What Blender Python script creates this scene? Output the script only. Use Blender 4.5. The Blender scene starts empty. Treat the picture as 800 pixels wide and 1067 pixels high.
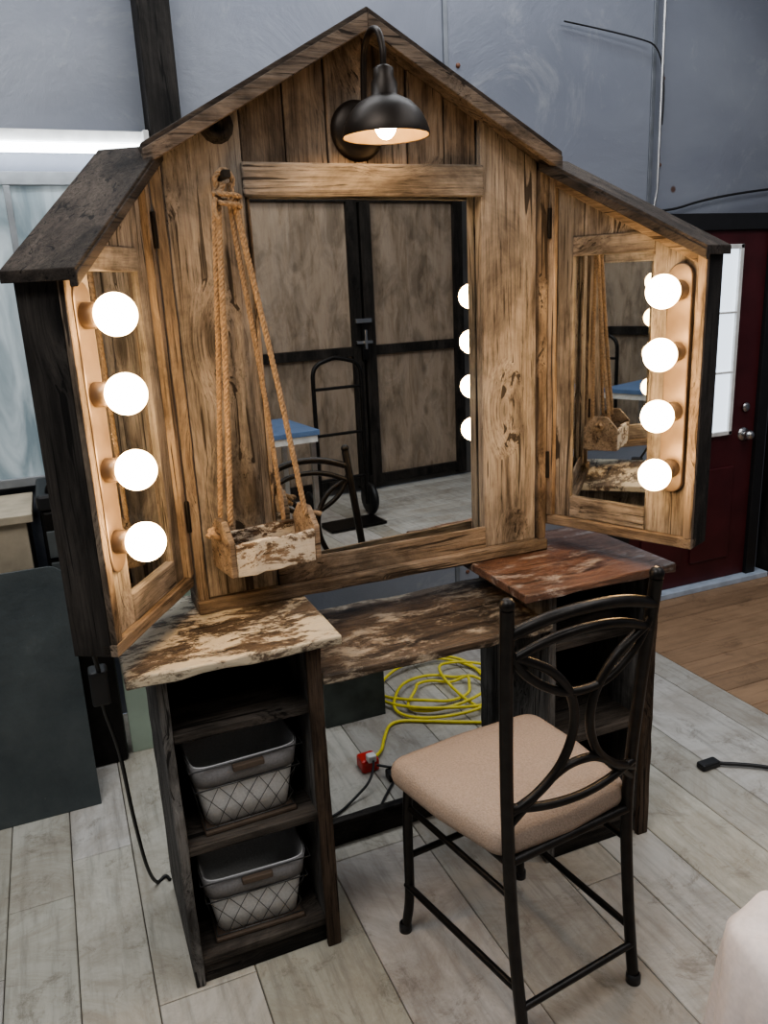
import bpy, bmesh, math, random
from mathutils import Vector, Matrix
random.seed(7)
S = bpy.context.scene
COL = S.collection

# ------------------------------------------------------------------ helpers
def empty(name, loc=(0,0,0), rotz=0, parent=None):
    o = bpy.data.objects.new(name, None); COL.objects.link(o)
    o.location = loc; o.rotation_euler = (0,0,rotz); o.empty_display_size=.05
    if parent: o.parent = parent
    return o
def link(name, me, mat=None, parent=None, smooth=False):
    o = bpy.data.objects.new(name, me); COL.objects.link(o)
    if mat: me.materials.append(mat)
    if parent: o.parent = parent
    if smooth:
        for p in me.polygons: p.use_smooth = True
    return o
def bevel(o, w, seg=2):
    m = o.modifiers.new('bev','BEVEL'); m.width = w; m.segments = seg; m.limit_method='ANGLE'; m.angle_limit=math.radians(40)
def mesh(name, vs, fs, mat=None, parent=None, smooth=False):
    me = bpy.data.meshes.new(name); me.from_pydata([tuple(v) for v in vs], [], fs); me.update()
    bm = bmesh.new(); bm.from_mesh(me); bmesh.ops.recalc_face_normals(bm, faces=bm.faces); bm.to_mesh(me); bm.free()
    return link(name, me, mat, parent, smooth)
def box(name, x0,x1,y0,y1,z0,z1, mat, parent=None, bev=.0025, jit=0.0, seg=None):
    x0,x1=sorted((x0,x1)); y0,y1=sorted((y0,y1)); z0,z1=sorted((z0,z1))
    d = [x1-x0,y1-y0,z1-z0]; ax = d.index(max(d))
    n = seg or (max(1,int(d[ax]/.05)) if jit>0 else 1)
    vs=[]; fs=[]
    for i in range(n+1):
        t=i/n
        lo=[x0,y0,z0]; hi=[x1,y1,z1]
        o1,o2=[a for a in range(3) if a!=ax]
        for (a,b) in ((0,0),(1,0),(1,1),(0,1)):
            p=[0,0,0]; p[ax]=lo[ax]+t*d[ax]
            p[o1]=(hi if a else lo)[o1]+random.uniform(-jit,jit)
            p[o2]=(hi if b else lo)[o2]+random.uniform(-jit,jit)
            vs.append(p)
    for i in range(n):
        for k in range(4):
            k2=(k+1)%4
            fs.append((i*4+k,i*4+k2,(i+1)*4+k2,(i+1)*4+k))
    fs.append((0,1,2,3)); e=n*4; fs.append((e,e+1,e+2,e+3))
    o = mesh(name,vs,fs,mat,parent)
    if bev: bevel(o,min(bev,min(d)*.3))
    return o
def prism(name, poly, y0, y1, mat, parent=None, bev=.002):
    n=len(poly); vs=[(x,y0,z) for x,z in poly]+[(x,y1,z) for x,z in poly]
    fs=[tuple(range(n)), tuple(range(n,2*n))]+[(i,(i+1)%n,n+(i+1)%n,n+i) for i in range(n)]
    o=mesh(name,vs,fs,mat,parent)
    if bev: bevel(o,bev)
    return o
def tube(name, pts, r, mat, parent=None, cyclic=False, smooth=True, res=8, bres=4):
    cu = bpy.data.curves.new(name,'CURVE'); cu.dimensions='3D'; cu.bevel_depth=r; cu.bevel_resolution=bres; cu.resolution_u=res
    sp = cu.splines.new('NURBS' if smooth else 'POLY'); sp.points.add(len(pts)-1)
    for p,q in zip(sp.points,pts): p.co=(q[0],q[1],q[2],1)
    sp.use_cyclic_u=cyclic
    if smooth: sp.use_endpoint_u=not cyclic; sp.order_u=3
    cu.use_fill_caps=True
    tmp = bpy.data.objects.new('tmp',cu); COL.objects.link(tmp)
    dg=bpy.context.evaluated_depsgraph_get(); me=bpy.data.meshes.new_from_object(tmp.evaluated_get(dg))
    bpy.data.objects.remove(tmp)
    me.materials.clear()
    return link(name,me,mat,parent,True)
def interp(pts, n):
    P=[Vector(p) for p in pts]; P=[P[0]*2-P[1]]+P+[P[-1]*2-P[-2]]; out=[]
    for i in range(1,len(P)-2):
        for k in range(n):
            t=k/n; a,b,c,d=P[i-1],P[i],P[i+1],P[i+2]
            out.append(.5*((2*b)+(-a+c)*t+(2*a-5*b+4*c-d)*t*t+(-a+3*b-3*c+d)*t**3))
    out.append(P[-2]); return out
def lathe(name, prof, c, mat, parent=None, n=48, axis='Z', smooth=True):
    vs=[];fs=[]
    for r,z in prof:
        for i in range(n):
            a=2*math.pi*i/n
            p=(r*math.cos(a),r*math.sin(a),z)
            if axis=='Y': p=(p[0],p[2],p[1])
            if axis=='X': p=(p[2],p[0],p[1])
            vs.append((c[0]+p[0],c[1]+p[1],c[2]+p[2]))
    for j in range(len(prof)-1):
        for i in range(n):
            fs.append((j*n+i,j*n+(i+1)%n,(j+1)*n+(i+1)%n,(j+1)*n+i))
    me_o=mesh(name,vs,fs,mat,parent,smooth)
    bm=bmesh.new(); bm.from_mesh(me_o.data); bmesh.ops.remove_doubles(bm,verts=bm.verts,dist=1e-5); bmesh.ops.recalc_face_normals(bm,faces=bm.faces)
    bm.to_mesh(me_o.data); bm.free()
    for p in me_o.data.polygons: p.use_smooth=smooth
    return me_o
def sphere(name,c,r,mat,parent=None,sc=(1,1,1)):
    me=bpy.data.meshes.new(name); bm=bmesh.new(); bmesh.ops.create_uvsphere(bm,u_segments=32,v_segments=20,radius=r)
    for v in bm.verts: v.co=Vector((v.co.x*sc[0]+c[0],v.co.y*sc[1]+c[1],v.co.z*sc[2]+c[2]))
    bm.to_mesh(me); bm.free(); return link(name,me,mat,parent,True)
def rope(name, pts, r, mat, parent):
    path=interp(pts,max(6,int(60/len(pts))))
    L=[0]
    for a,b in zip(path,path[1:]): L.append(L[-1]+(b-a).length)
    N=max(12,int(L[-1]/.0035)); pp=[]; j=0
    for i in range(N+1):
        s=L[-1]*i/N
        while j<len(L)-2 and L[j+1]<s: j+=1
        t=(s-L[j])/max(1e-9,L[j+1]-L[j]); pp.append(path[j].lerp(path[j+1],t))
    for k in range(3):
        q=[]
        for i,p in enumerate(pp):
            tan=(pp[min(i+1,N)]-pp[max(i-1,0)]).normalized()
            u=tan.cross(Vector((0,1,0.01))).normalized(); v=tan.cross(u)
            a=L[-1]*i/N/.030*2*math.pi+k*2*math.pi/3
            q.append(p+u*math.cos(a)*r*.52+v*math.sin(a)*r*.52)
        tube(f'{name}_strand_{k+1}',q,r*.56,mat,parent,smooth=False,bres=2)

# ------------------------------------------------------------------ materials
def nodes(name):
    m=bpy.data.materials.new(name); m.use_nodes=True; nt=m.node_tree; b=nt.nodes['Principled BSDF']; return m,nt,b
def N(nt,t,**k):
    n=nt.nodes.new(t)
    for a,v in k.items(): setattr(n,a,v)
    return n
def ramp(nt,stops):
    r=nt.nodes.new('ShaderNodeValToRGB'); e=r.color_ramp.elements
    e[0].position=stops[0][0]; e[0].color=(*stops[0][1],1); e[1].position=stops[-1][0]; e[1].color=(*stops[-1][1],1)
    for p,c in stops[1:-1]:
        x=e.new(p); x.color=(*c,1)
    return r
def mixc(nt,fac,a,b,mode='MIX'):
    m=nt.nodes.new('ShaderNodeMix'); m.data_type='RGBA'; m.blend_type=mode
    for inp,v in ((0,fac),(6,a),(7,b)):
        if isinstance(v,(int,float)): m.inputs[inp].default_value=v
        elif isinstance(v,tuple): m.inputs[inp].default_value=(*v,1)
        else: nt.links.new(v,m.inputs[inp])
    return m.outputs[2]
def wood(name, dark, mid, light, axis='Z', rough=.75, paint=None, pamt=.5, pscale=9, bump=.8, vary=.28, crack=.9, spec=.3, knot=.88, blotch=.55, gc=1.0, psoft=.02):
    m,nt,b=nodes(name); L=nt.links.new
    tc=N(nt,'ShaderNodeTexCoord'); oi=N(nt,'ShaderNodeObjectInfo')
    mul=N(nt,'ShaderNodeVectorMath',operation='SCALE'); mul.inputs[0].default_value=(7.3,5.1,9.7); L(oi.outputs['Random'],mul.inputs['Scale'])
    add=N(nt,'ShaderNodeVectorMath',operation='ADD'); L(tc.outputs['Object'],add.inputs[0]); L(mul.outputs[0],add.inputs[1])
    def mp(al,ac,src=None):
        q=N(nt,'ShaderNodeMapping'); q.inputs['Scale'].default_value={'X':(al,ac,ac),'Y':(ac,al,ac),'Z':(ac,ac,al)}[axis]; L(src or add.outputs[0],q.inputs['Vector']); return q.outputs[0]
    def noi(v,s,d=6,r=.6,dist=0):
        q=N(nt,'ShaderNodeTexNoise'); q.inputs['Scale'].default_value=s; q.inputs['Detail'].default_value=d; q.inputs['Roughness'].default_value=r; q.inputs['Distortion'].default_value=dist; L(v,q.inputs['Vector']); return q.outputs[0]
    vor=N(nt,'ShaderNodeTexVoronoi'); vor.inputs['Scale'].default_value=2.6; L(mp(1.0,2.0),vor.inputs['Vector'])
    kd=N(nt,'ShaderNodeMapRange'); kd.inputs[1].default_value=.02; kd.inputs[2].default_value=.36; kd.inputs[3].default_value=.05; kd.inputs[4].default_value=0; L(vor.outputs['Distance'],kd.inputs[0])
    wv=N(nt,'ShaderNodeVectorMath',operation='ADD'); L(add.outputs[0],wv.inputs[0]); L(kd.outputs[0],wv.inputs[1])
    n1=noi(mp(1.1,7,wv.outputs[0]),2.4,7,.62,.8)
    r1=ramp(nt,[(.32,dark),(.46,mid),(.70,light)]); L(n1,r1.inputs[0])
    n2=noi(mp(2.6,75,wv.outputs[0]),2.4,6,.78,.4)
    g=lambda v:1-(1-v)*gc
    r2=ramp(nt,[(.35,(g(.26),g(.25),g(.24))),(.46,(g(.80),g(.80),g(.80))),(.64,(g(1.16),)*3)]); L(n2,r2.inputs[0])
    c=mixc(nt,1.0,r1.outputs[0],r2.outputs[0],'MULTIPLY')
    nb=noi(mp(1.5,3.0),2.0,6,.68,.8); rb=ramp(nt,[(.38,(1-blotch,)*3),(.56,(1,1,1))]); L(nb,rb.inputs[0]); c=mixc(nt,1.0,c,rb.outputs[0],'MULTIPLY')
    n3=noi(mp(.8,24,wv.outputs[0]),2.0,3,.5,1.6)
    r3=ramp(nt,[(.345,(crack,)*3),(.378,(0,0,0))]); L(n3,r3.inputs[0])
    c=mixc(nt,r3.outputs[0],c,tuple(x*.22 for x in dark))
    r4=ramp(nt,[(.05,(knot,)*3),(.15,(0,0,0))]); L(vor.outputs['Distance'],r4.inputs[0])
    c=mixc(nt,r4.outputs[0],c,tuple(x*.25 for x in dark))
    hs=N(nt,'ShaderNodeHueSaturation'); mr=N(nt,'ShaderNodeMapRange'); mr.inputs[3].default_value=1-vary; mr.inputs[4].default_value=1+vary
    L(oi.outputs['Random'],mr.inputs[0]); L(mr.outputs[0],hs.inputs['Value']); L(c,hs.inputs['Color']); c=hs.outputs[0]
    if paint:
        n5=noi(mp(1.0,2.2),pscale,10,.8,.3); r5=ramp(nt,[(pamt-psoft,(0,0,0)),(pamt+psoft,(1,1,1))]); L(n5,r5.inputs[0])
        c=mixc(nt,r5.outputs[0],c,mixc(nt,n2,tuple(x*.65 for x in paint),paint))
    L(c,b.inputs['Base Color']); b.inputs['Roughness'].default_value=rough; b.inputs['Specular IOR Level'].default_value=spec
    bu=N(nt,'ShaderNodeBump'); bu.inputs['Strength'].default_value=bump; bu.inputs['Distance'].default_value=.005
    L(mixc(nt,.45,n2,n3),bu.inputs['Height']); L(bu.outputs[0],b.inputs['Normal'])
    return m
def plain(name,col,rough=.6,metal=0,nscale=20,namt=.15,bump=0,spec=.5):
    if name in bpy.data.materials: return bpy.data.materials[name]
    m,nt,b=nodes(name); L=nt.links.new
    tc=N(nt,'ShaderNodeTexCoord'); q=N(nt,'ShaderNodeTexNoise'); q.inputs['Scale'].default_value=nscale; q.inputs['Detail'].default_value=6; L(tc.outputs['Object'],q.inputs['Vector'])
    r=ramp(nt,[(.3,tuple(c*(1-namt) for c in col)),(.7,tuple(min(1,c*(1+namt)) for c in col))]); L(q.outputs[0],r.inputs[0]); L(r.outputs[0],b.inputs['Base Color'])
    b.inputs['Roughness'].default_value=rough; b.inputs['Metallic'].default_value=metal; b.inputs['Specular IOR Level'].default_value=spec
    if bump:
        bu=N(nt,'ShaderNodeBump'); bu.inputs['Strength'].default_value=bump; bu.inputs['Distance'].default_value=.003; L(q.outputs[0],bu.inputs['Height']); L(bu.outputs[0],b.inputs['Normal'])
    return m

BD,BM,BL=(.115,.092,.074),(.28,.238,.198),(.44,.39,.335)
barnZ=wood('barnwood_vertical',BD,BM,BL,'Z'); barnX=wood('barnwood_horizontal',BD,BM,BL,'X')
gabZ=wood('gable_wood',(.085,.062,.046),(.19,.145,.108),(.31,.245,.19),'Z')
TD,TM,TLc=(.11,.078,.055),(.25,.19,.14),(.38,.305,.235)
trimX=wood('trim_wood_x',TD,TM,TLc,'X'); trimZ=wood('trim_wood_z',TD,TM,TLc,'Z')
fascX=wood('roof_fascia_wood',(.055,.042,.034),(.14,.108,.084),(.23,.185,.148),'X')
greyZ=wood('weathered_grey_z',(.06,.056,.054),(.14,.133,.126),(.24,.23,.22),'Z',vary=.2)
darkZ=wood('dark_wood_z',(.012,.010,.009),(.03,.026,.023),(.06,.052,.046),'Z',vary=.15); darkX=wood('dark_wood_x',(.012,.010,.009),(.03,.026,.023),(.065,.055,.048),'X',vary=.15)
roofX=wood('roof_wood',(.02,.015,.012),(.055,.042,.034),(.11,.088,.07),'X',vary=.1)
topPaint=wood('peeling_cream_paint',(.04,.028,.02),(.11,.08,.056),(.19,.14,.1),'X',rough=.5,paint=(.64,.57,.44),pamt=.49,pscale=6,vary=.05,spec=.5,psoft=.03)
topBrown=wood('worn_brown_top',(.045,.03,.021),(.12,.085,.058),(.21,.155,.11),'X',rough=.45,paint=(.42,.36,.28),pamt=.55,pscale=7,vary=.05,spec=.5,psoft=.04)
topRed=wood('red_brown_top',(.05,.026,.018),(.14,.072,.048),(.24,.145,.105),'X',rough=.32,paint=(.36,.32,.30),pamt=.57,vary=.05,spec=.6,psoft=.04)
boxPaint=wood('planter_peeling_paint',(.07,.045,.03),(.2,.135,.09),(.3,.22,.15),'X',paint=(.64,.58,.49),pamt=.48,pscale=11,vary=.05,psoft=.02)
ply=wood('plywood',(.23,.17,.12),(.35,.27,.20),(.42,.335,.26),'Z',crack=.0,vary=.12,bump=.1,knot=.5,blotch=.35,gc=.2)
doorfr=wood('barn_door_frame_wood',(.012,.010,.009),(.03,.025,.021),(.05,.042,.036),'Z',vary=.1)
mirror_m,nt,b=nodes('mirror_glass'); b.inputs['Metallic'].default_value=1; b.inputs['Roughness'].default_value=.012; b.inputs['Base Color'].default_value=(.80,.83,.84,1)
blackm=plain('black_iron',(.018,.016,.015),.42,.6,30,.3,.15)
chairm=plain('chair_metal',(.020,.018,.017),.38,.5,40,.3,.1)
bronze=plain('bronze_lamp',(.026,.020,.016),.45,.6,20,.3)
barplate=plain('bronze_light_bar',(.18,.135,.10),.4,.5,20,.2)
ropem=plain('jute_rope',(.25,.175,.11),.9,0,150,.35,.4)
fabric=plain('seat_fabric',(.35,.285,.24),.95,0,260,.14,.6,.2)
basketW=plain('basket_liner',(.60,.60,.60),.9,0,200,.08,.3)
basketG=plain('basket_cuff_grey',(.23,.225,.23),.9,0,200,.12,.3)
wirem=plain('basket_wire',(.10,.10,.10),.4,.6)
brownsm=plain('handle_wood',(.09,.065,.048),.6)
yellow=plain('yellow_cord_rubber',(.72,.62,.06),.45,0,30,.1)
redp=plain('red_plastic',(.55,.04,.03),.35)
blackp=plain('black_plastic',(.015,.015,.016),.45)
whitep=plain('white_plastic',(.7,.7,.68),.5)
doorred=plain('red_door_paint',(.075,.014,.017),.45,0,8,.2)
steel=plain('brushed_steel',(.5,.5,.5),.3,1)
clothm=plain('white_cloth',(.74,.67,.65),.95,0,90,.06,.2)
WARM=(1,.64,.31,1)
bulbm,nt,b=nodes('bulb_glow'); b.inputs['Base Color'].default_value=(.9,.85,.75,1); b.inputs['Emission Color'].default_value=WARM; b.inputs['Emission Strength'].default_value=38
bulbm2,nt,b=nodes('lamp_bulb_glow'); b.inputs['Emission Color'].default_value=(1,.64,.31,1); b.inputs['Emission Strength'].default_value=125
tubem,nt,b=nodes('fluorescent_glow'); b.inputs['Emission Color'].default_value=(.88,.94,1,1); b.inputs['Emission Strength'].default_value=14
sky,nt,b=nodes('window_daylight'); b.inputs['Base Color'].default_value=(.5,.55,.6,1); b.inputs['Emission Color'].default_value=(.78,.88,1,1); b.inputs['Emission Strength'].default_value=1.5
frost,nt,b=nodes('frosted_panel'); b.inputs['Roughness'].default_value=.3
tc=N(nt,'ShaderNodeTexCoord'); mpf=N(nt,'ShaderNodeMapping'); mpf.inputs['Scale'].default_value=(3.5,1,.9); nt.links.new(tc.outputs['Object'],mpf.inputs[0])
q=N(nt,'ShaderNodeTexNoise'); q.inputs['Scale'].default_value=3; q.inputs['Detail'].default_value=8; q.inputs['Distortion'].default_value=.7; nt.links.new(mpf.outputs[0],q.inputs['Vector'])
r=ramp(nt,[(.35,(.14,.18,.20)),(.65,(.42,.47,.49))]); nt.links.new(q.outputs[0],r.inputs[0]); nt.links.new(r.outputs[0],b.inputs['Base Color']); nt.links.new(r.outputs[0],b.inputs['Emission Color']); b.inputs['Emission Strength'].default_value=.6
wallm,nt,b=nodes('foil_metal_sheeting'); L=nt.links.new
tc=N(nt,'ShaderNodeTexCoord'); q=N(nt,'ShaderNodeTexNoise'); q.inputs['Scale'].default_value=.8; q.inputs['Detail'].default_value=6; q.inputs['Distortion'].default_value=.5; L(tc.outputs['Object'],q.inputs['Vector'])
r=ramp(nt,[(.32,(.165,.18,.22)),(.52,(.235,.252,.30)),(.70,(.32,.34,.385))]); L(q.outputs[0],r.inputs[0])
q2=N(nt,'ShaderNodeTexNoise'); q2.inputs['Scale'].default_value=2.6; q2.inputs['Detail'].default_value=12; q2.inputs['Roughness'].default_value=.75; q2.inputs['Distortion'].default_value=.8; L(tc.outputs['Object'],q2.inputs['Vector'])
rs=ramp(nt,[(.56,(0,0,0)),(.70,(.4,.4,.4))]); L(q2.outputs[0],rs.inputs[0])
v=N(nt,'ShaderNodeTexVoronoi'); v.inputs['Scale'].default_value=3.2; L(tc.outputs['Object'],v.inputs['Vector'])
r2=ramp(nt,[(.03,(.9,.9,.9)),(.055,(0,0,0))]); L(v.outputs['Distance'],r2.inputs[0])
c=mixc(nt,rs.outputs[0],r.outputs[0],(.48,.49,.50))
L(mixc(nt,r2.outputs[0],c,(.12,.06,.04)),b.inputs['Base Color'])
b.inputs['Metallic'].default_value=.25; b.inputs['Roughness'].default_value=.38
bu=N(nt,'ShaderNodeBump'); bu.inputs['Strength'].default_value=.5; bu.inputs['Distance'].default_value=.03; L(mixc(nt,.25,q.outputs[0],q2.outputs[0]),bu.inputs['Height']); L(bu.outputs[0],b.inputs['Normal'])
wallD=plain('dark_wall',(.10,.095,.09),.8,0,3,.4)
slate,nt,b=nodes('slate_plastic_sheet'); L=nt.links.new
tc=N(nt,'ShaderNodeTexCoord'); q=N(nt,'ShaderNodeTexNoise'); q.inputs['Scale'].default_value=4; q.inputs['Detail'].default_value=9; q.inputs['Roughness'].default_value=.65; L(tc.outputs['Object'],q.inputs['Vector'])
q3=N(nt,'ShaderNodeTexNoise'); q3.inputs['Scale'].default_value=28; q3.inputs['Detail'].default_value=8; q3.inputs['Roughness'].default_value=.85; L(tc.outputs['Object'],q3.inputs['Vector'])
r=ramp(nt,[(.35,(.055,.066,.07)),(.6,(.085,.098,.10)),(.75,(.14,.155,.155))]); L(q.outputs[0],r.inputs[0])
r6=ramp(nt,[(.62,(0,0,0)),(.70,(.5,.5,.5))]); L(q3.outputs[0],r6.inputs[0]); L(mixc(nt,r6.outputs[0],r.outputs[0],(.26,.28,.28)),b.inputs['Base Color']); b.inputs['Roughness'].default_value=.35
bu=N(nt,'ShaderNodeBump'); bu.inputs['Strength'].default_value=.5; bu.inputs['Distance'].default_value=.03; L(q.outputs[0],bu.inputs['Height']); L(bu.outputs[0],b.inputs['Normal'])
def floormat(name,pc,wear,fac,gx=(16,1.5,1)):
    m,nt,b=nodes(name); L=nt.links.new
    tc=N(nt,'ShaderNodeTexCoord'); at=N(nt,'ShaderNodeAttribute'); at.attribute_name='tone'
    mpn=N(nt,'ShaderNodeMapping'); mpn.inputs['Scale'].default_value=gx; L(tc.outputs['Object'],mpn.inputs[0])
    off=N(nt,'ShaderNodeVectorMath',operation='SCALE'); off.inputs['Scale'].default_value=5.0; L(at.outputs['Color'],off.inputs[0])
    po=N(nt,'ShaderNodeVectorMath',operation='ADD'); L(tc.outputs['Object'],po.inputs[0]); L(off.outputs[0],po.inputs[1])
    def noi(v_,s,d,ro,di=0):
        n=N(nt,'ShaderNodeTexNoise'); n.inputs['Scale'].default_value=s; n.inputs['Detail'].default_value=d; n.inputs['Roughness'].default_value=ro; n.inputs['Distortion'].default_value=di; L(v_,n.inputs[0]); return n.outputs[0]
    n1=noi(mpn.outputs[0],2.5,8,.65); n2=noi(po.outputs[0],2.6,10,.78,.8); n4=noi(tc.outputs['Object'],6,10,.85,.6)
    r1=ramp(nt,[(.34,tuple(c*.66 for c in pc)),(.5,tuple(c*.92 for c in pc)),(.65,pc)]); L(n1,r1.inputs[0])
    r2=ramp(nt,[(.44,(0,0,0)),(.62,(fac,)*3)]); L(n2,r2.inputs[0])
    c=mixc(nt,r2.outputs[0],r1.outputs[0],wear)
    r4=ramp(nt,[(.54,(0,0,0)),(.64,(.7,.7,.7))]); L(n4,r4.inputs[0]); c=mixc(nt,r4.outputs[0],c,tuple(w*.65 for w in wear))
    c=mixc(nt,1.0,c,at.outputs['Color'],'MULTIPLY')
    L(c,b.inputs['Base Color']); b.inputs['Roughness'].default_value=.48; b.inputs['Specular IOR Level'].default_value=.4
    bu=N(nt,'ShaderNodeBump'); bu.inputs['Strength'].default_value=.3; bu.inputs['Distance'].default_value=.004; L(mixc(nt,.5,n1,n4),bu.inputs['Height']); L(bu.outputs[0],b.inputs['Normal'])
    return m
floorP=floormat('painted_floor_boards',(.52,.505,.47),(.31,.275,.23),.8)
floorB=floormat('brown_floor_boards',(.36,.235,.145),(.22,.14,.085),.5,(1.5,16,1))
gapm=plain('floor_gap_dark',(.12,.105,.09),.9)

# ------------------------------------------------------------------ room
X0,X1,Y0,Y1,H=-2.2,3.7,-1.95,2.9,3.4
vs=[];fs=[];tones=[];mi=[]
def plank(x0,x1,y0,y1,mat,t):
    g=.0012; bvl=.0022; i=len(vs)
    a,b_,c,d=x0+g,x1-g,y0+g,y1-g
    for z,e in ((-.02,0),(-.0018,0),(0,bvl)):
        vs.extend([(a+e,c+e,z),(b_-e,c+e,z),(b_-e,d-e,z),(a+e,d-e,z)])
    for k in range(2):
        for j in range(4):
            fs.append((i+k*4+j,i+k*4+(j+1)%4,i+k*4+4+(j+1)%4,i+k*4+4+j)); tones.append(t); mi.append(mat)
    fs.append((i+8,i+9,i+10,i+11)); tones.append(t); mi.append(mat)
x=X0
while x<2.14:
    w=random.choice([.16,.22,.27]); x2=min(x+w,2.15)
    if 2.15-x2<.08: x2=2.15
    y=Y0-random.uniform(0,1.4)
    ylim=1.03 if x>1.12 else None
    while y<Y1:
        l=random.choice([.9,1.5,2.1]); ya=max(y,Y0); yb=min(y+l,Y1)
        y+=l
        if yb-ya<.02: continue
        t=random.uniform(.80,1.06); tt=(t,t*random.uniform(.98,1.0),t*random.uniform(.92,1.0))
        segs=[(ya,yb,0)]
        if ylim:
            segs=[]
            for s0,s1,mm in ((Y0,.4,0),(.4,ylim,1),(ylim,Y1,0)):
                a_,c_=max(ya,s0),min(yb,s1)
                if c_-a_>.02: segs.append((a_,c_,mm))
        for a_,c_,mm in segs:
            if mm:
                for xx in (0,1): plank(x+(x2-x)*xx/2,x+(x2-x)*(xx+1)/2,a_,c_,1,tt)
            else: plank(x,x2,a_,c_,0,tt)
    x=x2
y=Y0
while y<Y1-.01:
    y2=min(y+.12,Y1); x=2.15
    while x<X1:
        x2=min(X1,x+random.uniform(.9,1.5)); t=random.uniform(.88,1.10); plank(x,x2,y,y2,1 if y>.4 else 0,(t,t,t)); x=x2
    y=y2
i=len(vs); vs.extend([(X0,Y0,-.012),(X1,Y0,-.012),(X1,Y1,-.012),(X0,Y1,-.012)]); fs.append((i,i+1,i+2,i+3)); tones.append((1,1,1)); mi.append(2)
me=bpy.data.meshes.new('floor'); me.from_pydata(vs,[],fs); me.update()
for m_ in (floorP,floorB,gapm): me.materials.append(m_)
ca=me.color_attributes.new('tone','FLOAT_COLOR','CORNER')
for p in me.polygons:
    p.material_index=mi[p.index]
    for li in p.loop_indices: ca.data[li].color=(*tones[p.index],1)
link('floor',me)
box('wall_back',X0,X1,Y1,Y1+.1,0,H,wallm,bev=0)
box('wall_front',X0,X1,Y0-.1,Y0,0,H,wallD,bev=0)
box('wall_left',X0-.1,X0,Y0,Y1,0,H,wallm,bev=0)
box('wall_right',X1,X1+.1,Y0,Y1,0,H,wallm,bev=0)
box('ceiling',X0,X1,Y0,Y1,H,H+.1,wallD,bev=0)
e=empty('wall_seam_trim')
seamm=plain('seam_metal',(.20,.215,.24),.4,.5); screwm=plain('rusty_screw',(.16,.07,.04),.6)
for i,x in enumerate((-.55,1.50,2.45,3.35)):
    box(f'seam_{i+1}',x-.010,x+.010,Y1-.006,Y1,0,H,seamm,e,bev=.002)
    for k in range(9):
        lathe(f'screw_{i+1}_{k}',[(0,-.006),(.008,-.005),(.009,0)],(x+.05,Y1,.3+k*.33),screwm,e,n=12,axis='Y')
box('wall_post',.40,.50,2.78,2.9,0,H,darkZ,bev=.004)
box('wall_post.001',3.24,3.33,2.80,2.9,0,H,darkZ,bev=.004)
cd=empty('conduit_pipe'); tube('pipe',[(2.47,2.87,H),(2.47,2.87,1.85),(2.45,2.87,1.75)],.006,steel,cd,smooth=False)
wr=empty('wall_wire'); tube('wire',[(2.2,2.88,1.80),(2.45,2.87,1.74),(2.8,2.87,1.83),(3.2,2.87,1.86)],.005,blackp,wr)
wr=empty('wall_wire'); tube('wire',[(2.0,2.88,2.45),(2.3,2.87,2.42),(2.5,2.87,2.38),(2.48,2.87,2.1)],.003,blackp,wr)
w=empty('window_1'); wf=plain('win_frame',(.25,.26,.27),.6)
box('pane',-1.1,.34,2.875,2.885,.95,1.86,frost,w,bev=0)
for n_,a in enumerate(((-1.15,-1.1,.92,1.9),(.34,.38,.92,1.9),(-1.1,.34,1.86,1.9),(-1.1,.34,.92,.95),(-.05,-.03,.95,1.86))): box(f'frame_{n_}',a[0],a[1],2.86,2.9,a[2],a[3],wf,w)
fx=empty('fluorescent_shop_light')
box('housing',-.50,.385,2.80,2.885,1.975,2.01,whitep,fx); tube('tube',[(-.48,2.79,1.957),(.375,2.79,1.957)],.014,tubem,fx,smooth=False)
box('end_cap_1',.375,.392,2.77,2.885,1.935,2.01,whitep,fx); box('end_cap_2',-.51,-.48,2.77,2.885,1.935,2.01,whitep,fx)
# red door
d=empty('door_1')
box('slab',2.36,3.10,2.85,2.90,.03,1.68,doorred,d)
box('jamb_left',2.29,2.36,2.83,2.9,0,1.74,blackp,d); box('jamb_right',3.10,3.16,2.83,2.9,0,1.74,blackp,d); box('head',2.29,3.16,2.83,2.9,1.68,1.75,blackp,d)
box('glass',2.48,2.915,2.838,2.848,.78,1.60,sky,d,bev=0)
for k,(a,b_,c_,e_) in enumerate(((2.46,2.48,.76,1.62),(2.915,2.935,.76,1.62),(2.46,2.935,1.60,1.62),(2.46,2.935,.76,.78),(2.62,2.63,.78,1.60),(2.77,2.78,.78,1.60),(2.48,2.915,1.05,1.06),(2.48,2.915,1.32,1.33))):
    box(f'muntin_{k+1}',a,b_,2.825,2.85,c_,e_,whitep,d)
for k,(a,b_) in enumerate(((2.44,2.68),(2.74,2.98))): 
    box(f'panel_{k+1}',a,b_,2.838,2.851,.14,.60,doorred,d,bev=.006)
lathe('knob_rose',[(0,-.012),(.03,-.01),(.032,0)],(3.03,2.85,.75),steel,d,axis='Y'); sphere('knob',(3.03,2.81,.75),.024,steel,d); lathe('knob_stem',[(.01,-.04),(.01,0)],(3.03,2.85,.75),steel,d,axis='Y')
sphere('deadbolt',(3.03,2.84,.88),.022,steel,d,(1,.5,1))
box('door_light_leak',2.2,3.22,2.80,2.9,0,.028,plain('painted_light_leak',(.45,.52,.62),.4),bev=.003)  # pale blue strip, daylight leaking under the door put into its colour

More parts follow.
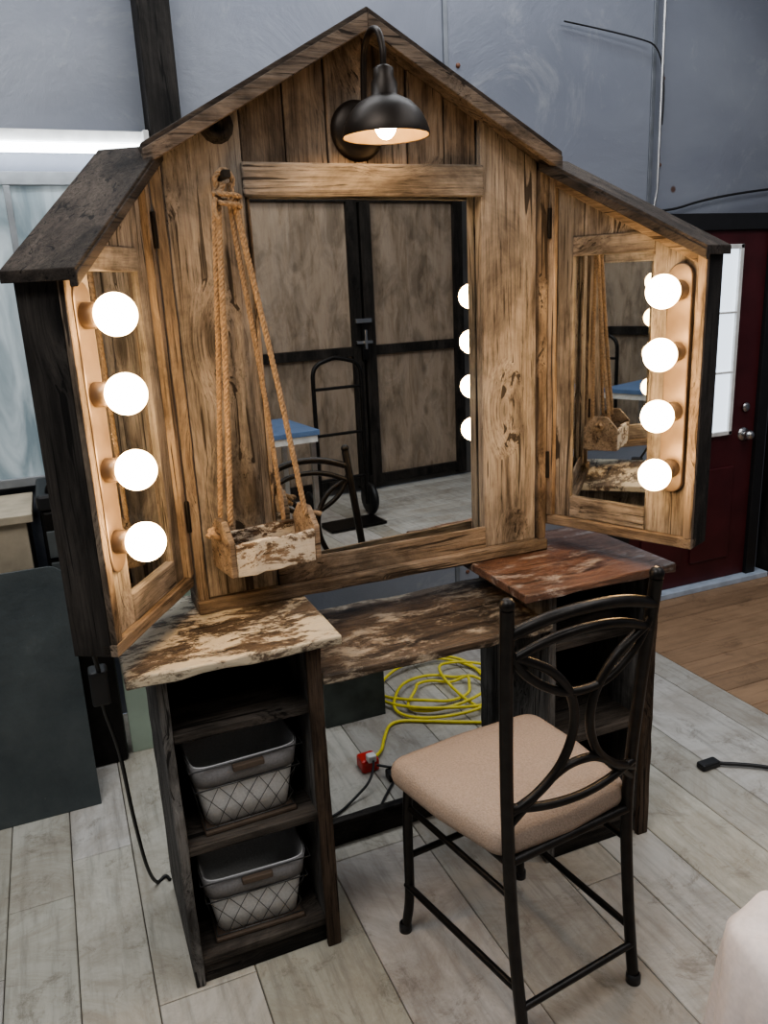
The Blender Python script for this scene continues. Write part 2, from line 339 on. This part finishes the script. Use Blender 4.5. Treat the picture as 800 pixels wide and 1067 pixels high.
# barn door behind camera (seen in mirror)
bd=empty('barn_door',(.44,0,0)); yb=Y0
for i,(a,b_) in enumerate(((1.25,2.0),(2.14,2.90))):
    box(f'ply_lower_{i}',a,b_,yb,yb+.02,.10,1.05,ply,bd); box(f'ply_upper_{i}',a,b_,yb,yb+.02,1.10,2.1,ply,bd)
for i,(x,w_) in enumerate(((1.19,.07),(1.98,.085),(2.085,.085),(2.87,.08))): box(f'stile_{i}',x,x+w_,yb,yb+.05,.03,2.16,doorfr,bd)
for i,z in enumerate((.05,1.03,2.1)): box(f'rail_{i}',1.21,2.94,yb,yb+.045,z,z+.07,doorfr,bd)
box('latch_plate',2.045,2.095,yb+.05,yb+.07,1.0,1.30,blackm,bd); box('latch_bar',2.0,2.13,yb+.05,yb+.075,1.27,1.30,steel,bd); box('latch_bar_2',2.0,2.13,yb+.05,yb+.075,1.12,1.14,steel,bd); box('latch_pin',2.06,2.08,yb+.07,yb+.09,1.08,1.22,steel,bd)
wp=empty('plywood_wall_panel'); box('panel',.45,1.55,yb,yb+.02,.05,2.2,ply,wp); box('batten',.9,.95,yb+.02,yb+.04,.05,2.2,doorfr,wp)
ht=empty('hand_truck',(1.98,-1.25,0))
tube('frame',[(-.17,0,.1),(-.17,0,.89),(-.17,0,1.05),(-.02,-.02,1.09),(.02,-.02,1.09),(.17,0,1.05),(.17,0,.89),(.17,0,.1)],.014,blackm,ht)
for k,z in enumerate((.3,.6,.9)): tube(f'cross_{k}',[(-.17,0,z),(.17,0,z)],.010,blackm,ht,smooth=False)
box('toe_plate',-.2,.2,0,.22,.005,.02,blackm,ht)
for s in (-1,1): lathe(f'wheel_{s}',[(0,-.02),(.10,-.02),(.115,0),(.10,.02),(0,.02)],(s*.22,-.06,.115),blackp,ht,axis='X')
tb=empty('blue_top_table',(1.25,-.95,0)); bl=plain('blue_laminate',(.12,.19,.33),.4)
box('top',-.30,.34,-.28,.28,.72,.75,bl,tb); box('apron',-.29,.33,-.27,.27,.68,.72,whitep,tb)
for sx in (-.27,.29):
    for sy in (-.25,.23): box('leg',sx,sx+.03,sy,sy+.03,0,.69,steel,tb)

# ------------------------------------------------------------------ trifold mirror
tm=empty('trifold_vanity_mirror')
YF=1.755; CX=.702; EZ=2.027; SL=.555
def rz(x): return EZ-abs(x-CX)*SL
def vboard(name,x0,x1,z0,y0,y1,mat):
    poly=[(x0,z0),(x1,z0),(x1,rz(x1)-.003)]
    if x0<CX<x1: poly.append((CX,rz(CX)-.003))
    poly.append((x0,rz(x0)-.003)); return prism(name,poly,y0,y1,mat,tm,.003)
vboard('stile_left_outer',.262,.430,.832,YF,YF+.03,barnZ)
vboard('stile_right',.991,1.147,.832,YF,YF+.03,barnZ)
xs=[.432,.530,.625,.715,.815,.905,.989]
for i in range(6): vboard(f'gable_board_{i}',xs[i],xs[i+1]-.003,1.765,YF+.008+.004*(i%2),YF+.03,gabZ)
box('top_rail',.425,.995,YF-.012,YF+.0,1.698,1.766,barnX,tm,jit=.0012,bev=.004)
box('bottom_rail',.430,.991,YF-.006,YF+.002,.832,.890,trimX,tm,jit=.001,bev=.003)
box('base_strip',.235,1.172,YF-.022,YF+.09,.801,.833,trimX,tm,jit=.0015,bev=.004)
box('casing_left',.238,.262,YF-.012,YF+.095,.832,rz(.262)-.02,trimZ,tm,jit=.001)
box('casing_right',1.147,1.172,YF-.012,YF+.095,.832,rz(1.15)-.02,trimZ,tm,jit=.001)
box('inner_bead_left',.430,.438,YF-.004,YF+.002,.890,1.698,trimZ,tm)
o=box('mirror_centre',-.277,.290,0,.005,.870,1.715,mirror_m,tm,bev=0); o.location=(.708,YF+.020,0); o.rotation_euler=(0,0,math.radians(2.6))
prism('back_panel',[(.262,.834),(1.147,.834),(1.147,rz(1.147)-.005),(CX,EZ-.005),(.262,rz(.262)-.005)],YF+.075,YF+.09,darkZ,tm)
HW=.478; th=.017
for s,nm in ((-1,'left'),(1,'right')):
    xe=CX+s*HW; ze=EZ-HW*SL
    prism(f'roof_{nm}',[(CX,EZ+.012),(xe,ze+.012),(xe,ze+.012+th),(CX,EZ+.012+th)],YF-.055,YF+.125,roofX,tm)
    prism(f'roof_fascia_{nm}',[(CX,EZ-.014),(xe,ze-.014),(xe,ze+.018),(CX,EZ+.018)],YF-.058,YF-.040,fascX,tm)
    prism(f'roof_soffit_{nm}',[(CX,EZ-.004),(xe,ze-.004),(xe,ze+.012),(CX,EZ+.012)],YF-.040,YF+.11,fascX,tm)
lathe('knot_ring',[(0,-.004),(.010,-.005),(.018,-.016),(.026,-.014),(.036,0)],(.383,YF,1.835),darkZ,tm,n=14,axis='Y')
for i,z in enumerate((1.0,1.6)):
    tube(f'hinge_l{i}',[(.236,YF-.014,z),(.236,YF-.014,z+.07)],.005,blackm,tm,smooth=False); tube(f'hinge_r{i}',[(1.174,YF-.014,z),(1.174,YF-.014,z+.07)],.005,blackm,tm,smooth=False)

def wing(nm,hx,hy,ex,ey,f,zt0,zt1,sb,off,ov,zbul,sp_=None):
    sp_=sp_ or sb
    L_=math.hypot(ex-hx,ey-hy); a=math.atan2(ey-hy,ex-hx)
    w=empty(f'wing_{nm}',(hx,hy,0),a,tm); T=.088; zb=.87
    def D(d0,d1): return sorted((-f*d0,-f*d1))
    tp=lambda s: zt0+(zt1-zt0)*s/L_
    def B(n,s0,s1,d0,d1,z0,z1,mat,**k):
        y0,y1=D(d0,d1); return box(n,s0,s1,y0,y1,z0,z1,mat,w,**k)
    def P(n,s0,s1,d0,d1,z0,mat,drop=.004):
        y0,y1=D(d0,d1); return prism(n,[(s0,z0),(s1,z0),(s1,tp(s1)-drop),(s0,tp(s0)-drop)],y0,y1,mat,w)
    B('bottom',0,L_-.016,.012,T-.01,zb,zb+.018,darkX)
    P('outer_side',L_-.016,L_,.012,T,zb,darkZ)
    P('hinge_side',0,.016,.012,T,zb,greyZ)
    P('back',0.0,L_-.016,T-.012,T,zb,darkZ)
    B('rim_bottom',0,L_,0,.03,zb,zb+.026,trimX,jit=.001)
    P('rim_hinge',0,.022,-.002,.03,zb+.026,trimZ)
    P('rim_outer',L_-.022,L_,-.001,.012,zb+.026,trimZ)
    y0,y1=D(0,.03); prism('rim_top',[(.022,tp(.022)-.034),(L_-.022,tp(L_-.022)-.034),(L_-.022,tp(L_-.022)-.004),(.022,tp(.022)-.004)],y0,y1,trimX,w)
    m0,m1=.066,sb-.062
    P('stile_inner',.022,m0,.014,.03,zb+.026,barnZ,.03)
    P('stile_outer',m1,L_-.022,.014,.03,zb+.026,barnZ,.03)
    B('rail_lower',m0,m1,.012,.03,zb+.026,.952,barnX)
    B('rail_upper',m0,m1,.010,.03,1.555,1.60,barnX)
    sm=(m0+m1)/2
    P('gable_1',m0,sm,.014,.03,1.60,barnZ,.03); P('gable_2',sm+.001,m1,.016,.03,1.60,barnZ,.03)
    B('mirror',m0,m1,.022,.027,.95,1.557,mirror_m,bev=0)
    y0,y1=D(-.035,T+.010); a0,b0=-.004,L_+ov
    prism('roof',[(a0,tp(a0)),(b0,tp(b0)),(b0,tp(b0)+.020),(a0,tp(a0)+.020)],y0,y1,roofX,w)
    y0,y1=D(-.037,-.022); prism('roof_edge',[(a0,tp(a0)-.010),(b0,tp(b0)-.010),(b0,tp(b0)+.012),(a0,tp(a0)+.012)],y0,y1,roofX,w)
    lb=empty('vanity_light_bar' ,(hx,hy,0),a)
    r_=.028; zl,zh=min(zbul)-.03,max(zbul)+.03; poly=[]
    for k in range(17): t=math.pi*k/16; poly.append((sp_+r_*math.cos(t),zh+r_*math.sin(t)))
    for k in range(17): t=math.pi+math.pi*k/16; poly.append((sp_+r_*math.cos(t),zl+r_*math.sin(t)))
    y0,y1=D(-.004,.014); prism('plate',poly,y0,y1,barplate,lb,.003)
    for i,z in enumerate(zbul):
        se=off-.026
        lathe(f'socket_{i+1}',[(0,0),(.022,0),(.022,f*se*.6),(.017,f*se),(0,f*se)],(sp_,f*.002,z),barplate,lb,axis='Y',n=28)
        sphere(f'bulb_{i+1}',(sp_,f*off,z),.0362,bulbm,lb)
    return w
wing('left',.235,1.752,.041,1.436,+1,1.772,1.548,.325,.060,.020,[1.48,1.347,1.213,1.08])
wing('right',1.175,1.752,1.339,1.388,-1,1.762,1.545,.335,.088,.012,[1.467,1.333,1.198,1.064],.342)

# ------------------------------------------------------------------ barn lamp
lp=empty('barn_wall_lamp'); lx,ly,lz=.690,1.60,1.793
lathe('shade',[(.088,0),(.088,.006),(.083,.022),(.072,.044),(.054,.062),(.034,.072),(.026,.076),(.026,.098),(.020,.108),(.020,.124),(.010,.130),(0,.130)],(lx,ly,lz),bronze,lp)
lathe('shade_inner',[(.086,.001),(.080,.022),(.069,.042),(.052,.058),(.033,.068),(0,.069)],(lx,ly,lz),plain('lamp_inner_enamel',(.16,.115,.065),.4),lp)
sphere('bulb',(lx,ly,lz+.024),.022,bulbm2,lp,(1,1,1.3))
tube('gooseneck',interp([(lx,ly,lz+.125),(lx,ly,lz+.16),(lx,ly+.02,lz+.195),(lx,ly+.06,lz+.205),(lx,ly+.095,lz+.18),(lx+.001,ly+.11,lz+.12),(lx+.002,ly+.118,lz+.07),(lx+.003,ly+.15,lz+.04)],8),.0065,bronze,lp,smooth=False)
lathe('wall_plate',[(0,-.022),(.030,-.022),(.052,-.014),(.060,-.006),(.062,0)],(lx+.002,YF+.005,lz+.04),bronze,lp,axis='Y')

# ------------------------------------------------------------------ desk
dk=empty('vanity_desk')
trimD=wood('post_dark_brown',(.025,.017,.012),(.07,.048,.034),(.13,.095,.07),'Z',vary=.1)
def pedestal(n,x0,x1,tx0,tx1,topm,sidem,innerm):
    y0,y1=1.52,1.87
    box(f'{n}_side_l',x0,x0+.022,y0,y1,0,.779,sidem,dk,jit=.0015,bev=.003)
    box(f'{n}_side_r',x1-.022,x1,y0,y1,0,.779,sidem,dk,jit=.0015,bev=.003)
    box(f'{n}_post_r',x1-.026,x1+.006,y0-.016,y0,0,.775,trimD,dk,jit=.0015,bev=.003)
    box(f'{n}_back',x0+.022,x1-.022,y1-.014,y1,.02,.779,darkZ,dk)
    for k,z in enumerate((.07,.36,.635)):
        box(f'{n}_shelf_{k}',x0+.022,x1-.022,y0+.004,y1-.014,z-.022,z,innerm,dk,jit=.0015)
    box(f'{n}_toe',x0+.022,x1-.022,y0+.01,y0+.03,.0,.046,darkX,dk)
    box(f'{n}_top',tx0,tx1,1.478,1.885,.779,.801,topm,dk,jit=.003,bev=.004,seg=9)
shelfm=wood('shelf_wood',(.035,.029,.024),(.08,.068,.058),(.145,.122,.104),'X',vary=.15)
pedestal('left',.104,.440,.046,.488,topPaint,greyZ,shelfm)
pedestal('right',1.035,1.350,.940,1.385,topRed,greyZ,shelfm)
box('centre_shelf',.446,1.035,1.50,1.86,.682,.705,topBrown,dk,jit=.003,bev=.004,seg=10)
box('back_stretcher',.44,1.035,1.835,1.86,0,.075,darkX,dk,jit=.001)

# ------------------------------------------------------------------ baskets
def basket(x,y,z,rot):
    e=empty('wire_storage_basket',(x,y,z),math.radians(rot))
    wb,wt,db,dt,h=.095,.120,.085,.105,.160
    def ring(t): return wb+(wt-wb)*t, db+(dt-db)*t
    def loft(nm,ts,mat,off=0,bottom=True,th=.003):
        vs=[];fs=[]
        for t in ts:
            a,b_=ring(t); a+=off;b_+=off
            for k in range(40):
                an=2*math.pi*k/40; c=abs(math.cos(an))**.28*math.copysign(1,math.cos(an)); s_=abs(math.sin(an))**.28*math.copysign(1,math.sin(an))
                vs.append((a*c,b_*s_,.012+h*t))
        for j in range(len(ts)-1):
            for k in range(40): fs.append((j*40+k,j*40+(k+1)%40,(j+1)*40+(k+1)%40,(j+1)*40+k))
        if bottom: fs.append(tuple(range(40)))
        o=mesh(nm,vs,fs,mat,e,True); m=o.modifiers.new('s','SOLIDIFY'); m.thickness=th; return o
    loft('liner',[0,.3,.6,1],basketW)
    loft('cuff',[.66,.8,1.0],basketG,.004,False)
    a,b_=ring(1.0)
    def fr(t,x_,off=.006): A,B=ring(t); return (x_*A,-(B+off),.012+h*t)
    def rt(t,y_,s_): A,B=ring(t); return (s_*(A+.006),y_*B,.012+h*t)
    for k in range(5):
        xa=-.8+k*.4
        tube(f'wire_f{k}',[fr(j*.22,xa+(.2 if j%2 else 0)) for j in range(4)],.0009,wirem,e,smooth=False,bres=1)
        tube(f'wire_g{k}',[fr(j*.22,xa-(.2 if j%2 else 0)) for j in range(4)],.0009,wirem,e,smooth=False,bres=1)
        for s_ in (-1,1):
            tube(f'wire_s{k}{s_}',[rt(j*.22,xa+(.2 if j%2 else 0),s_) for j in range(4)],.0009,wirem,e,smooth=False,bres=1)
    for t,nm in ((0,'bottom_hoop'),(.66,'mid_hoop'),(1.0,'top_hoop')):
        A,B=ring(t); A+=.006;B+=.006; tube(nm,[(A,B,.012+h*t),(-A,B,.012+h*t),(-A,-B,.012+h*t),(A,-B,.012+h*t)],.0018,wirem,e,cyclic=True,smooth=False)
    box('handle',-.035,.035,-(b_+.018),-(b_+.004),h*.96,h*.96+.014,brownsm,e)
    box('tray',-.105,.105,-.10,.10,0.0,.010,brownsm,e)
basket(.270,1.650,.361,2); basket(.272,1.650,.071,-2)

# ------------------------------------------------------------------ swing planter
sp=empty('hanging_swing_planter',(.388,1.665,.925),math.radians(9))
w2,d2,hh=.092,.046,.072
box('front',-w2,w2,-d2-.012,-d2,0,hh,boxPaint,sp,jit=.0025,seg=9); box('rear',-w2,w2,d2,d2+.012,0,hh,boxPaint,sp,jit=.0015)
box('bottom',-w2,w2,-d2,d2,0,.01,trimX,sp)
for s in (-1,1):
    prof_=((-.058,0),(.058,0),(.058,.078),(.022,.118),(-.022,.118),(-.058,.078))
    o=mesh(f'end_{s}',[(s*w2,y,z) for y,z in prof_]+[(s*(w2+.014),y,z) for y,z in prof_],
       [(0,1,2,3,4,5),(6,7,8,9,10,11)]+[(i,(i+1)%6,6+(i+1)%6,6+i) for i in range(6)],trimX,sp); bevel(o,.003)
    tube(f'knot_{s}',[(s*(w2+.02)+.010*math.cos(t*1.3),.012*math.cos(t),.088+.012*math.sin(t)) for t in [i*.8 for i in range(10)]],.006,ropem,sp)
    tube(f'rope_end_{s}',[(s*(w2+.012),0,.09),(s*(w2+.03),-.004,.098),(s*(w2+.042),-.01,.088)],.006,ropem,sp)
hz=.785
rope('rope_left',[(-.004,.052,hz+.01),(-.020,.046,hz-.05),(-.046,.025,.42),(-w2+.014,0,.10)],.0062,ropem,sp)
rope('rope_right_front',[(.010,.052,hz+.01),(.020,.046,hz-.05),(.062,.012,.40),(w2-.004,-.028,.10)],.0062,ropem,sp)
rope('rope_right_rear',[(.016,.056,hz+.01),(.010,.052,hz-.05),(.042,.045,.40),(w2-.030,.035,.08)],.0055,ropem,sp)
rope('rope_left_rear',[(-.012,.056,hz+.01),(-.026,.052,hz-.05),(-.054,.045,.42),(-w2+.004,.035,.10)],.0055,ropem,sp)
rope('rope_wrap',[(.026*math.cos(t)+.002,.048-.016*math.sin(t),hz-.035+.0028*t) for t in [i*.5 for i in range(22)]],.0052,ropem,sp)
rope('rope_loop_top',[(-.014,.054,hz),(-.018,.052,hz+.020),(.0,.050,hz+.036),(.018,.052,hz+.020),(.014,.054,hz)],.0058,ropem,sp)
tube('rope_tail',[( -.028,.035,hz-.02),(-.04,.03,hz-.045),(-.028,.028,hz-.06)],.005,ropem,sp)
box('peg',-.008,.008,.03,.09,hz+.018,hz+.034,darkZ,sp)

# ------------------------------------------------------------------ chair
ch=empty('dining_chair')
FL,FR,BLf,BRf=Vector((.600,1.475,0)),Vector((.945,1.510,0)),Vector((.690,1.085,0)),Vector((.995,1.125,0))
SLb,SRb=Vector((.668,1.108,.46)),Vector((.975,1.145,.46))
TL,TR=Vector((.640,1.062,.980)),Vector((.948,1.060,.980))
def legtube(n,pts,r): return tube(n,interp(pts,6),r,chairm,ch,smooth=False)
for n_,f_,s_,t_ in (('left',BLf,SLb,TL),('right',BRf,SRb,TR)):
    legtube(f'back_leg_{n_}',[f_,s_.lerp(f_,.5)+Vector((0,.008,0)),s_,s_.lerp(t_,.5)+Vector((0,.006,0)),t_],.0125)
    sphere(f'finial_{n_}',t_+Vector((0,0,.008)),.0135,chairm,ch)
    lathe(f'foot_b{n_}',[(0,0),(.016,0),(.016,.02),(.0125,.024)],f_,blackp,ch,n=20)
for n_,f_ in (('left',FL),('right',FR)):
    top=Vector((f_.x+(.012 if n_=='left' else -.012),f_.y-.03,.44))
    legtube(f'front_leg_{n_}',[f_,f_.lerp(top,.25)+Vector((.006 if n_=='left' else -.006,-.006,0)),f_.lerp(top,.7),top],.0115)
    lathe(f'foot_f{n_}',[(0,0),(.015,0),(.015,.02),(.012,.024)],f_,blackp,ch,n=20)
def at(f_,s_,z): return f_.lerp(s_,z/s_.z)
fl=Vector((FL.x+.012,FL.y-.03,.44)); fr=Vector((FR.x-.012,FR.y-.03,.44))
def rod(n,a,b_,r=.008): tube(n,[a,b_],r,chairm,ch,smooth=False)
rod('stretch_left',at(FL,fl,.14),at(BLf,SLb,.14)); rod('stretch_right',at(FR,fr,.14),at(BRf,SRb,.14))
rod('stretch_back',at(BLf,SLb,.10),at(BRf,SRb,.10)); rod('stretch_front',at(FL,fl,.22),at(FR,fr,.22))
rod('stretch_left_upper',at(FL,fl,.36),at(BLf,SLb,.36),.007); rod('stretch_right_upper',at(FR,fr,.36),at(BRf,SRb,.36),.007)
for n_,a,b_ in (('f',fl,fr),('l',fl,at(BLf,SLb,.44)),('r',fr,at(BRf,SRb,.44)),('b',at(BLf,SLb,.44),at(BRf,SRb,.44))): rod(f'seat_rail_{n_}',a,b_,.010)
def bp(a,b_,off=0):
    l=SLb.lerp(TL,b_); r_=SRb.lerp(TR,b_); l=l+Vector((0,.006*(1-(2*b_-1)**2),0)); p=l.lerp(r_,a); p.y-=.018*(4*a*(1-a)); return p
def bars(n,ab,r=.0085): tube(n,interp([bp(*q) for q in ab],8),r,chairm,ch,smooth=False)
bars('top_rail',[(0,.90),(.25,.95),(.5,.965),(.75,.95),(1,.90)],.0115)
bars('second_rail',[(0,.80),(.25,.865),(.5,.885),(.75,.865),(1,.80)],.009)
bars('upper_swag',[(0,.86),(.12,.74),(.32,.655),(.5,.635),(.68,.655),(.88,.74),(1,.86)])
bars('arc_left',[(.05,.82),(.27,.74),(.41,.62),(.44,.48),(.36,.34),(.20,.24),(0,.17)],.009)
bars('arc_right',[(.95,.82),(.73,.74),(.59,.62),(.56,.48),(.64,.34),(.80,.24),(1,.17)],.009)
bars('lower_rail_1',[(0,.20),(.25,.175),(.5,.165),(.75,.175),(1,.20)],.009)
bars('lower_swag',[(0,.12),(.3,.29),(.5,.33),(.7,.29),(1,.12)])
cor=[Vector((.556,1.452)),Vector((.968,1.49)),Vector((.988,1.148)),Vector((.650,1.105))]
out=[]; 
for i in range(4):
    p=cor[i]; a=cor[i-1]; b_=cor[(i+1)%4]; r_=.045
    p1=p+(a-p).normalized()*r_; p2=p+(b_-p).normalized()*r_
    for k in range(9):
        t=k/8; out.append((1-t)**2*p1+2*t*(1-t)*p+t*t*p2)
    mid=p2.lerp(b_+(p-b_).normalized()*r_,.5); cc=sum(cor,Vector((0,0)))/4; out.append(mid+(mid-cc).normalized()*.008)
cc=sum(out,Vector((0,0)))/len(out); vs=[];fs=[];n=len(out)
for sc,z in ((.955,.446),(.985,.450),(1.0,.462),(1.0,.476),(.985,.488),(.95,.497),(.85,.504),(.6,.508),(.3,.509)):
    for p in out: q=cc+(p-cc)*sc; vs.append((q.x,q.y,z))
for j in range(8):
    for i in range(n): fs.append((j*n+i,j*n+(i+1)%n,(j+1)*n+(i+1)%n,(j+1)*n+i))
fs.append(tuple(range(n))); fs.append(tuple(range(8*n,9*n)))
mesh('seat_cushion',vs,fs,fabric,ch,True)
box('seat_board',.66,.95,1.14,1.46,.436,.448,blackp,ch)

# ------------------------------------------------------------------ clutter
ex=empty('yellow_extension_cord'); pts=[]
random.seed(11)
cx,cy=1.21,2.50
for i in range(44):
    t=i*.62; rr=.16+.08*math.sin(i*.37)+random.uniform(-.03,.03)
    pts.append((cx+rr*1.25*math.cos(t)+.05*math.sin(i*.21),cy+rr*.95*math.sin(t)+.03*math.cos(i*.3),.008+.012*(i%4)*.8))
pts+= [(1.25,2.25,.01),(1.45,2.20,.008),(1.35,2.15,.008),(1.08,2.3,.008),(.95,2.38,.008),(.88,2.28,.008),(.84,2.2,.01),(.80,2.17,.02)]
tube('cord',pts,.0058,yellow,ex,res=6)
box('outlet_block',.74,.80,2.12,2.18,.0,.045,redp,ex,bev=.008); box('plug',.755,.785,2.102,2.13,.045,.07,whitep,ex,bev=.005)
bc=empty('black_power_cord')
tube('cord_a',[(.77,2.097,.055),(.74,2.02,.05),(.66,2.0,.008),(.60,1.96,.006),(.55,1.95,.006)],.004,blackp,bc)
tube('cord_b',[(.78,2.095,.04),(.86,2.04,.03),(.92,2.06,.006),(.88,2.09,.006),(.80,2.03,.006),(.72,1.93,.006)],.004,blackp,bc)
box('adapter',.80,.85,2.04,2.08,.0,.03,blackp,bc,bev=.005)
bc=empty('black_power_cord',)
tube('cord',interp([(-.005,1.50,.90),(.0,1.53,.84),(.005,1.57,.77),(.002,1.60,.70),(.02,1.66,.55),(.03,1.75,.33),(.045,1.84,.12),(.065,1.90,.012),(.09,1.92,.006),(.10,1.90,.006)],6),.0045,blackp,bc,smooth=False)
box('inline_adapter',-.017,.020,1.545,1.590,.725,.80,blackp,bc,bev=.006)
cr=empty('dark_storage_crate',(-.02,0,0)); gdark=plain('crate_plastic',(.075,.09,.08),.5,0,10,.4)
box('front',.745,.975,2.44,2.455,0,.36,gdark,cr); box('rear',.745,.975,2.60,2.615,0,.36,gdark,cr); box('side_1',.745,.76,2.455,2.60,0,.36,gdark,cr); box('side_2',.96,.975,2.455,2.60,0,.36,gdark,cr); box('base',.76,.96,2.455,2.60,0.0,.015,gdark,cr); box('lip',.738,.982,2.432,2.445,.335,.362,gdark,cr)
ss=empty('plastic_sheet_panel')
Lx,Rx=-1.05,-.045; Hh=.76; rr=.05
pl=[(Lx,0),(Rx,0)]+[(Rx-rr+rr*math.cos(t),Hh-rr+rr*math.sin(t)) for t in [k*math.pi/16 for k in range(9)]]+[(Lx,Hh)]
o=prism('sheet',pl,0,.012,slate,ss,.002); o.location=(0,2.345,.0); o.rotation_euler=(math.radians(-11),0,0)
cb=empty('storage_cabinet'); beige=plain('beige_laminate',(.42,.36,.27),.6)
box('body',-.95,-.13,2.54,2.83,.04,.88,beige,cb); box('plinth',-.93,-.15,2.56,2.83,0,.04,blackp,cb); box('top',-.97,-.11,2.52,2.84,.88,.905,beige,cb); box('door_gap',-.545,-.535,2.535,2.541,.08,.86,blackp,cb)
tcs=empty('tool_case'); box('body',-.09,.06,2.56,2.83,0,.90,blackm,tcs,bev=.012); box('lid',-.095,.065,2.55,2.835,.90,.95,blackp,tcs,bev=.01); tube('handle',[(-.06,2.58,.95),(-.06,2.58,.985),(.03,2.58,.985),(.03,2.58,.95)],.007,blackm,tcs); box('latch',-.03,.0,2.54,2.56,.86,.93,steel,tcs)
for k in range(3): box(f'drawer_{k}',-.08,.05,2.55,2.562,.55+.1*k,.635+.1*k,plain('case_grey',(.10,.11,.11),.4),tcs)
gl=empty('green_glass_sheet'); gm=plain('green_glass',(.38,.46,.38),.15,0,4,.2)
box('pane',.075,.37,2.60,2.608,0.0,.75,gm,gl); box('edge',.075,.37,2.595,2.613,.75,.76,steel,gl)
rc=empty('black_cable_with_clamp')
tube('cable',interp([(1.76,1.66,.012),(1.85,1.60,.012),(1.98,1.50,.01),(2.2,1.44,.008),(2.5,1.5,.008)],6),.006,blackp,rc,smooth=False)
box('clamp',1.70,1.77,1.65,1.685,0,.022,blackp,rc,bev=.006)
cx,cy=.955,.715; vs=[];fs=[];n=96
prof=[(0,.50),(.05,.50),(.085,.495),(.10,.475),(.108,.40),(.115,.28),(.125,.15),(.14,.04),(.16,.004)]
for j,(r_,z) in enumerate(prof):
    for i in range(n):
        a=2*math.pi*i/n; k=max(0,(.49-z))/.49
        rr=r_*(1+.16*k*math.sin(7*a+1)+.09*k*math.sin(13*a+.5))+.004*math.sin(5*a+j)
        if j==0: rr=0
        vs.append((cx+rr*math.cos(a),cy+rr*math.sin(a),z+.008*math.sin(4*a+j)*(1 if z>.3 else 0)))
for j in range(len(prof)-1):
    for i in range(n): fs.append((j*n+i,j*n+(i+1)%n,(j+1)*n+(i+1)%n,(j+1)*n+i))
mesh('draped_white_cloth',vs,fs,clothm,None,True)

# ------------------------------------------------------------------ lights
def area(name,loc,rot,sx,sy,pw,col):
    l=bpy.data.lights.new(name,'AREA'); l.shape='RECTANGLE'; l.size=sx; l.size_y=sy; l.energy=pw; l.color=col
    o=bpy.data.objects.new(name,l); COL.objects.link(o); o.location=loc; o.rotation_euler=rot; return o
area('added_fill_light',(-.8,.4,3.3),(0,0,0),1.6,1.6,58,(1,.99,.97))  # area light added out of view for the room's ambient level
area('added_fill_light.001',(2.2,.6,3.3),(0,0,0),1.6,1.6,34,(.98,.98,1))  # second added ambient light over the right side, also out of view
area('added_fill_light.002',(1.0,2.3,3.3),(0,0,0),3.0,.5,38,(.92,.96,1))  # added out of view to brighten the back wall
area('added_fill_light.003',(1.6,-1.2,3.3),(0,0,0),1.6,.6,24,(1,.97,.92))  # added behind the camera to brighten the area reflected in the mirror
wd=bpy.data.worlds.new('world'); S.world=wd; wd.use_nodes=True; wd.node_tree.nodes['Background'].inputs[0].default_value=(.5,.6,.75,1); wd.node_tree.nodes['Background'].inputs[1].default_value=.4
try: S.view_settings.look='AgX - Medium High Contrast'
except Exception as ex_: print(ex_)

# ------------------------------------------------------------------ camera
p=math.radians(15.6); yw=math.radians(22.0); ro=math.atan2(143,2970)
F=Vector((math.cos(p)*math.sin(yw),math.cos(p)*math.cos(yw),-math.sin(p)))
R=Vector((math.cos(yw),-math.sin(yw),0)); U=R.cross(F)
right=R*math.cos(ro)-U*math.sin(ro); up=R*math.sin(ro)+U*math.cos(ro)
cam=bpy.data.cameras.new('camera'); co=bpy.data.objects.new('camera',cam); COL.objects.link(co)
M=Matrix((( right.x,up.x,-F.x,0),(right.y,up.y,-F.y,0),(right.z,up.z,-F.z,1.5),(0,0,0,1)))
co.matrix_world=M
cam.sensor_fit='VERTICAL'; cam.sensor_height=24; cam.lens=24*831/1067; cam.clip_start=.02
S.camera=co
